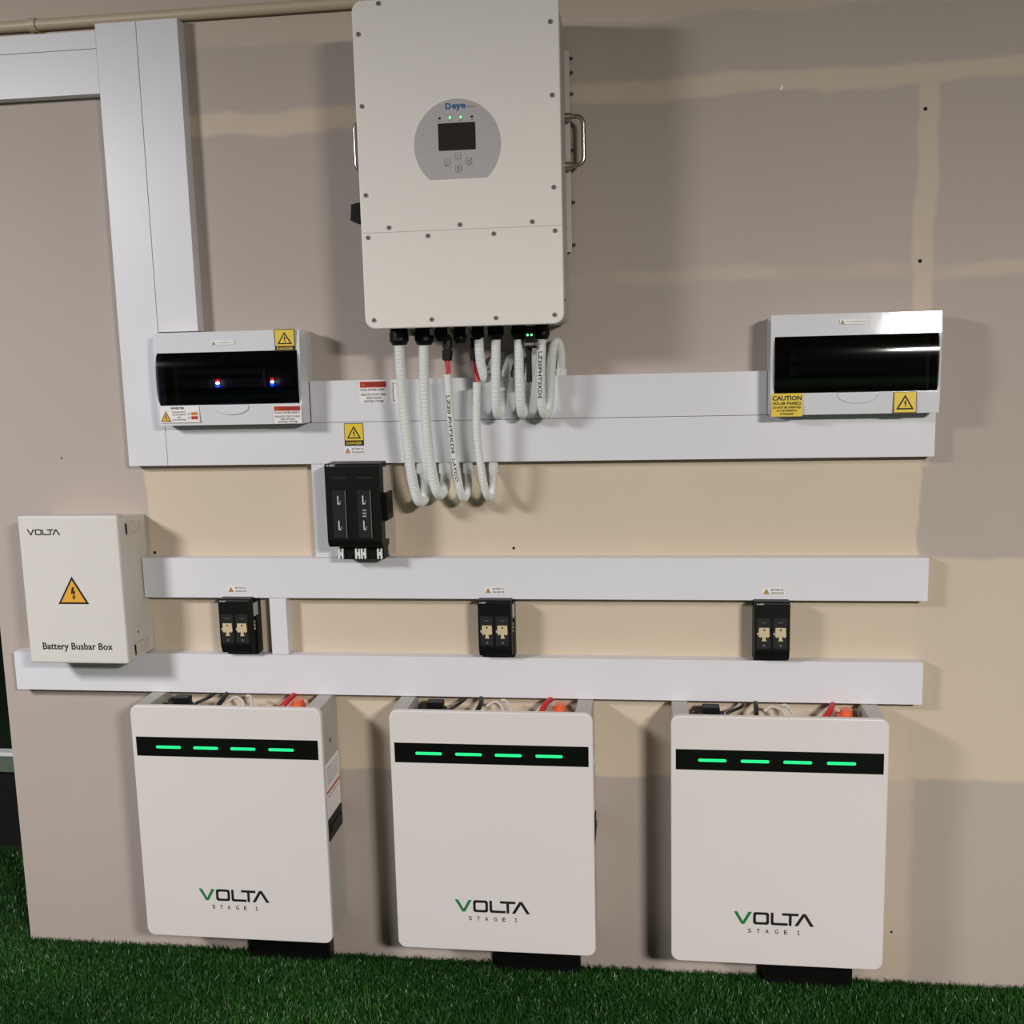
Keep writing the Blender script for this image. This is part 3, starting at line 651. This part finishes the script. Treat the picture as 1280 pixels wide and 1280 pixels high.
def small_isolator(xc, label, side_detail):
    hw = .0405; z0, z1, D = .8060, .9470, .070
    t = thing('fuse_isolator', label, 'isolator', (xc, 0, z0), 'small black two-way fuse isolators')
    part('base', box(BM(), xc - hw + .002, xc + hw + .001, 0, .036, z0, z1, .001), 'black_plastic', t)
    part('cover', profile(BM(), [(.038, .9530), (.066, .9530), (D, .949), (D, .836), (.062, .8165), (.038, .8125)], xc - hw, xc + hw - .001, .0025), 'black_plastic', t)
    for sx in (-.0355, .0015):
        x = xc + sx
        wn = part('fuse_window', box(BM(), x, x + .0315, D - .001, D + .0010, .8430, .9150, .001), 'dark_panel', t)
        cxx = x + .0165
        part('window_mark', box(BM(), cxx - .006, cxx + .006, D + .001, D + .0015, .9040, .9056), 'grey_ink', wn)
        fz = .8790
        part('fuse_carrier', prism(BM(), [(cxx - .0115, fz + .014), (cxx + .0115, fz + .014), (cxx + .0125, fz - .006), (cxx + .0085, fz - .0095), (cxx + .0045, fz - .0065), (cxx + .0035, fz - .0130), (cxx + .0065, fz - .0175), (cxx - .0055, fz - .0175), (cxx - .0035, fz - .0130), (cxx - .0045, fz - .0065), (cxx - .0085, fz - .0095), (cxx - .0125, fz - .006)], D + .001, D + .0032, .0006), 'fuse_beige', wn, 'beige fuse carrier')
        part('carrier_hole', cyl(BM(), (cxx, -D - .0030, fz + .009), (cxx, -D - .0036, fz + .009), .0022, 10), 'black_ink', wn)
        part('window_lamp', cyl(BM(), (cxx, -D - .0005, .8510), (cxx, -D - .0020, .8510), .0028, 10), 'breaker_grey', wn)
        part('window_mark', box(BM(), x + .001, x + .003, D + .001, D + .0016, .8760, .8810), 'white_ink', wn)
    prints(t, xc - hw + .005, .9460, D + .0003, 'N-GERT', .016, .0035)
    xr = xc + hw - .001
    part('side_strip', box(BM(), xr, xr + .0025, .022, .046, .905, .938, .0005), 'cable_grey' if side_detail else 'breaker_grey', t)
    for k in range(3):
        part('side_vent', box(BM(), xr - .001, xr + .0008, .040, .048, .888 - k * .0085, .8935 - k * .0085), 'cable_grey', t)
small_isolator(-.6390, 'small black fuse isolator above the leftmost battery', True)
small_isolator(.0035, 'small black fuse isolator above the middle battery', True)
small_isolator(.6455, 'small black fuse isolator above the rightmost battery', False)

# ------------------------------------------------------------------ battery busbar box
bb = thing('busbar_box', 'white steel battery busbar box with a yellow lightning triangle', 'electrical box', (-1.0125, 0, .8070))
part('body', profile(BM(), [(0, .809), (.108, .809), (.108, 1.1660), (0, 1.1540)], -1.1340, -.8870, .002), 'box_side', bb)
part('door', prism(BM(), rrect(-1.1395, -.8840, .8070, 1.1715, .006, 4), .110, .140, .006, 3), 'box_white', bb, smooth=False)
part('door_gasket', box(BM(), -1.1320, -.8890, .107, .111, .8115, 1.1660), 'hole_dark', bb)
for z in (1.1190, .8190):
    l = part('latch', box(BM(), -.8870, -.8790, .060, .104, z, z + .0290, .002), 'latch_clear', bb, 'pale clear plastic latch')
    part('latch_hinge', box(BM(), -.8870, -.8830, .030, .060, z + .003, z + .026, .001), 'latch_clear', l)
    part('latch_frame', box(BM(), -.8868, -.8785, .0945, .1040, z - .0010, z + .0300, .001), 'latch_clear', l)
part('lock_plate', box(BM(), -.8870, -.8855, .070, .090, .852, .900, .0005), 'box_side', bb)
part('key_hole', cyl(BM(), (-.8860, -.080, .872), (-.8849, -.080, .872), .0028, 10), 'hole_dark', bb)
volta(-1.1170, 1.1250, .0145, .1406, .19, bb, 'black_ink', 'black_ink')
triangle(-1.0125, .9560, .0790, .0680, .1406, 'warn_orange', bb, .10)
text('Battery Busbar Box', -1.1030, -.9220, .8370, .8595, .1406, 'black_ink', bb, .016)

# ------------------------------------------------------------------ batteries
def battery(xc, where, seed):
    rr = random.Random(seed); z0, z1, D, hw = .1050, .7055, .1460, .2400
    t = thing('battery_pack', 'white battery pack with four green light bars, ' + where, 'battery', (xc, 0, z0), 'three white wall batteries')
    X = lambda u: xc + u
    cs = box(BM(), X(-.2355), X(.2355), .004, .134, z0 + .006, .640, .003)
    box(cs, X(-.2355), X(-.1985), .004, .134, .638, .7030, .002); box(cs, X(.1985), X(.2355), .004, .134, .638, .7030, .002)
    box(cs, X(-.2), X(.2), .128, .134, .638, .7030)
    part('casing', cs, 'battery_grey', t)
    part('front_cover', prism(BM(), rrect(X(-hw), X(hw), z0, z1, .020, 8), .133, D, .0035, 3), 'battery_white', t)
    bd = part('display_band', prism(BM(), [(X(-.2290), .5785), (X(.2290), .5785), (X(.2290), .6270), (X(-.2290), .6270)], D - .001, D + .0008), 'black_gloss', t, 'black display strip')
    for u in (-.1785, -.0835, .0105, .1060):
        part('light_bar', prism(BM(), rrect(X(u), X(u + .0630), .5985, .6055, .0032, 4), D, D + .0014), 'led_green', bd, 'lit green bar')
    volta(X(-.0965), .2060, 0.0308, D + .0004, .205, t, 'green_ink', 'black_ink')
    for ch, u in (('S', 0), ('T', 1), ('A', 2), ('G', 3.1), ('E', 4.15), ('1', 5.65)):
        x = X(-.0640) + u * .0197
        if ch == '1':
            part('lettering', flat(BM(), [(x + a * .001, .1845 + b_ * .001) for a, b_ in ((0, 0), (6, 0), (6, 1.5), (3.9, 1.5), (3.9, 10.5), (2.4, 10.5), (.2, 8.6), (.9, 7.7), (2.3, 8.7), (2.3, 1.5), (0, 1.5))], D + .0004), 'black_ink', t)
        else:
            text(ch, x, x + .0078, .1845, .1950, D + .0004, 'black_ink', t, .012)
    part('side_screw', cyl(BM(), X_(xc, .2350, .074, .601), X_(xc, .2375, .074, .601), .006, 12), 'screw_steel', t)
    part('side_screw_hole', cyl(BM(), X_(xc, .2370, .074, .601), X_(xc, .2380, .074, .601), .003, 8), 'hole_dark', t)
    lb = part('rating_label', box(BM(), X(.2350), X(.2358), .012, .118, .414, .553), 'sticker_white', t, 'white rating label with a red line')
    part('red_line', box(BM(), X(.2358), X(.2361), .012, .118, .478, .484), 'sticker_red', lb)
    for q in range(5): part('red_mark', box(BM(), X(.2358), X(.2361), .025 + q * .018, .034 + q * .018, .466, .470), 'sticker_red', lb)
    for q in range(6): part('label_line', box(BM(), X(.2358), X(.2361), .022, .108, .500 + q * .008, .5015 + q * .008), 'grey_ink', lb)
    hd = part('side_handle', box(BM(), X(.2350), X(.2385), .012, .120, .358, .412, .001), 'black_plastic', t, 'black side handle')
    part('handle_grip', box(BM(), X(.2385), X(.2405), .030, .104, .376, .394, .0008), 'black_plastic', hd)
    part('support_foot', box(BM(), X(-.0150), X(.1950), .002, .040, FL, .1085, .003), 'black_plastic', t, 'black block under the battery')
    # terminals in the open top
    for dx in (.1200, .1560):
        part('terminal_cap', cyl(box(BM(), X(dx) - .018, X(dx) + .016, .050, .098, .640, .690, .004), (X(dx + .004), -.070, .690), (X(dx + .004), -.070, .7025), .014, 14), 'orange_plastic', t, 'orange terminal cap') if dx == .1560 else None
    part('terminal_cap', box(box(BM(), X(-.1750), X(-.1150), .060, .105, .640, .690, .004), X(-.165), X(-.125), .045, .075, .672, .702, .003), 'black_plastic', t, 'black terminal cap')
    part('earth_stud', cyl(BM(), X_(xc, -.186, .07, .640), X_(xc, -.186, .07, .690), .0035, 8), 'chrome', t)
    def lead(label, P, r, m):
        P = [(X(a), -d, z) for a, d, z in P]
        single('battery_cable', tube(BM(), catmull(P, .006), r, 10), m, label, 'cable', 'leads inside the battery tops')
    j = lambda s=.006: rr.uniform(-s, s)
    lead('red cable rising from the open top of the ' + where.split('the ', 1)[1], [(.095 + j(), .095, .655), (.105 + j(), .085, .676), (.128 + j(), .060, .697), (.140, .020, .7035)], .0068, 'red_wire')
    lead('thick black cable in the open top of the ' + where.split('the ', 1)[1], [(-.052 + j(), .100, .655), (-.046 + j(), .090, .680), (-.036 + j(), .060, .698), (-.040, .018, .7035)], .0060, 'cable_black')
    lead('thin black lead by the plug in the ' + where.split('the ', 1)[1], [(-.112, .080, .684), (-.098 + j(), .075, .692), (-.078 + j(), .055, .699), (-.068, .018, .7035)], .0038, 'cable_black')
    lead('left pale looped wire in the ' + where.split('the ', 1)[1], [(-.020 + j(), .060, .690), (.000 + j(), .058, .701), (.020, .075, .694), (.026, .092, .670), (.026, .095, .648)], .0036, 'cable_grey')
    lead('right pale looped wire in the ' + where.split('the ', 1)[1], [(.014 + j(), .045, .700), (.030 + j(), .050, .701), (.041, .072, .690), (.046, .092, .668), (.046, .095, .648)], .0036, 'cable_grey')
def X_(xc, u, d, z): return (xc + u, -d, z)
battery(-.6490, 'below the leftmost isolator: the left battery', 1)
battery(-.0040, 'below the middle isolator: the middle battery', 2)
battery(.6530, 'below the right isolator: the right battery', 3)
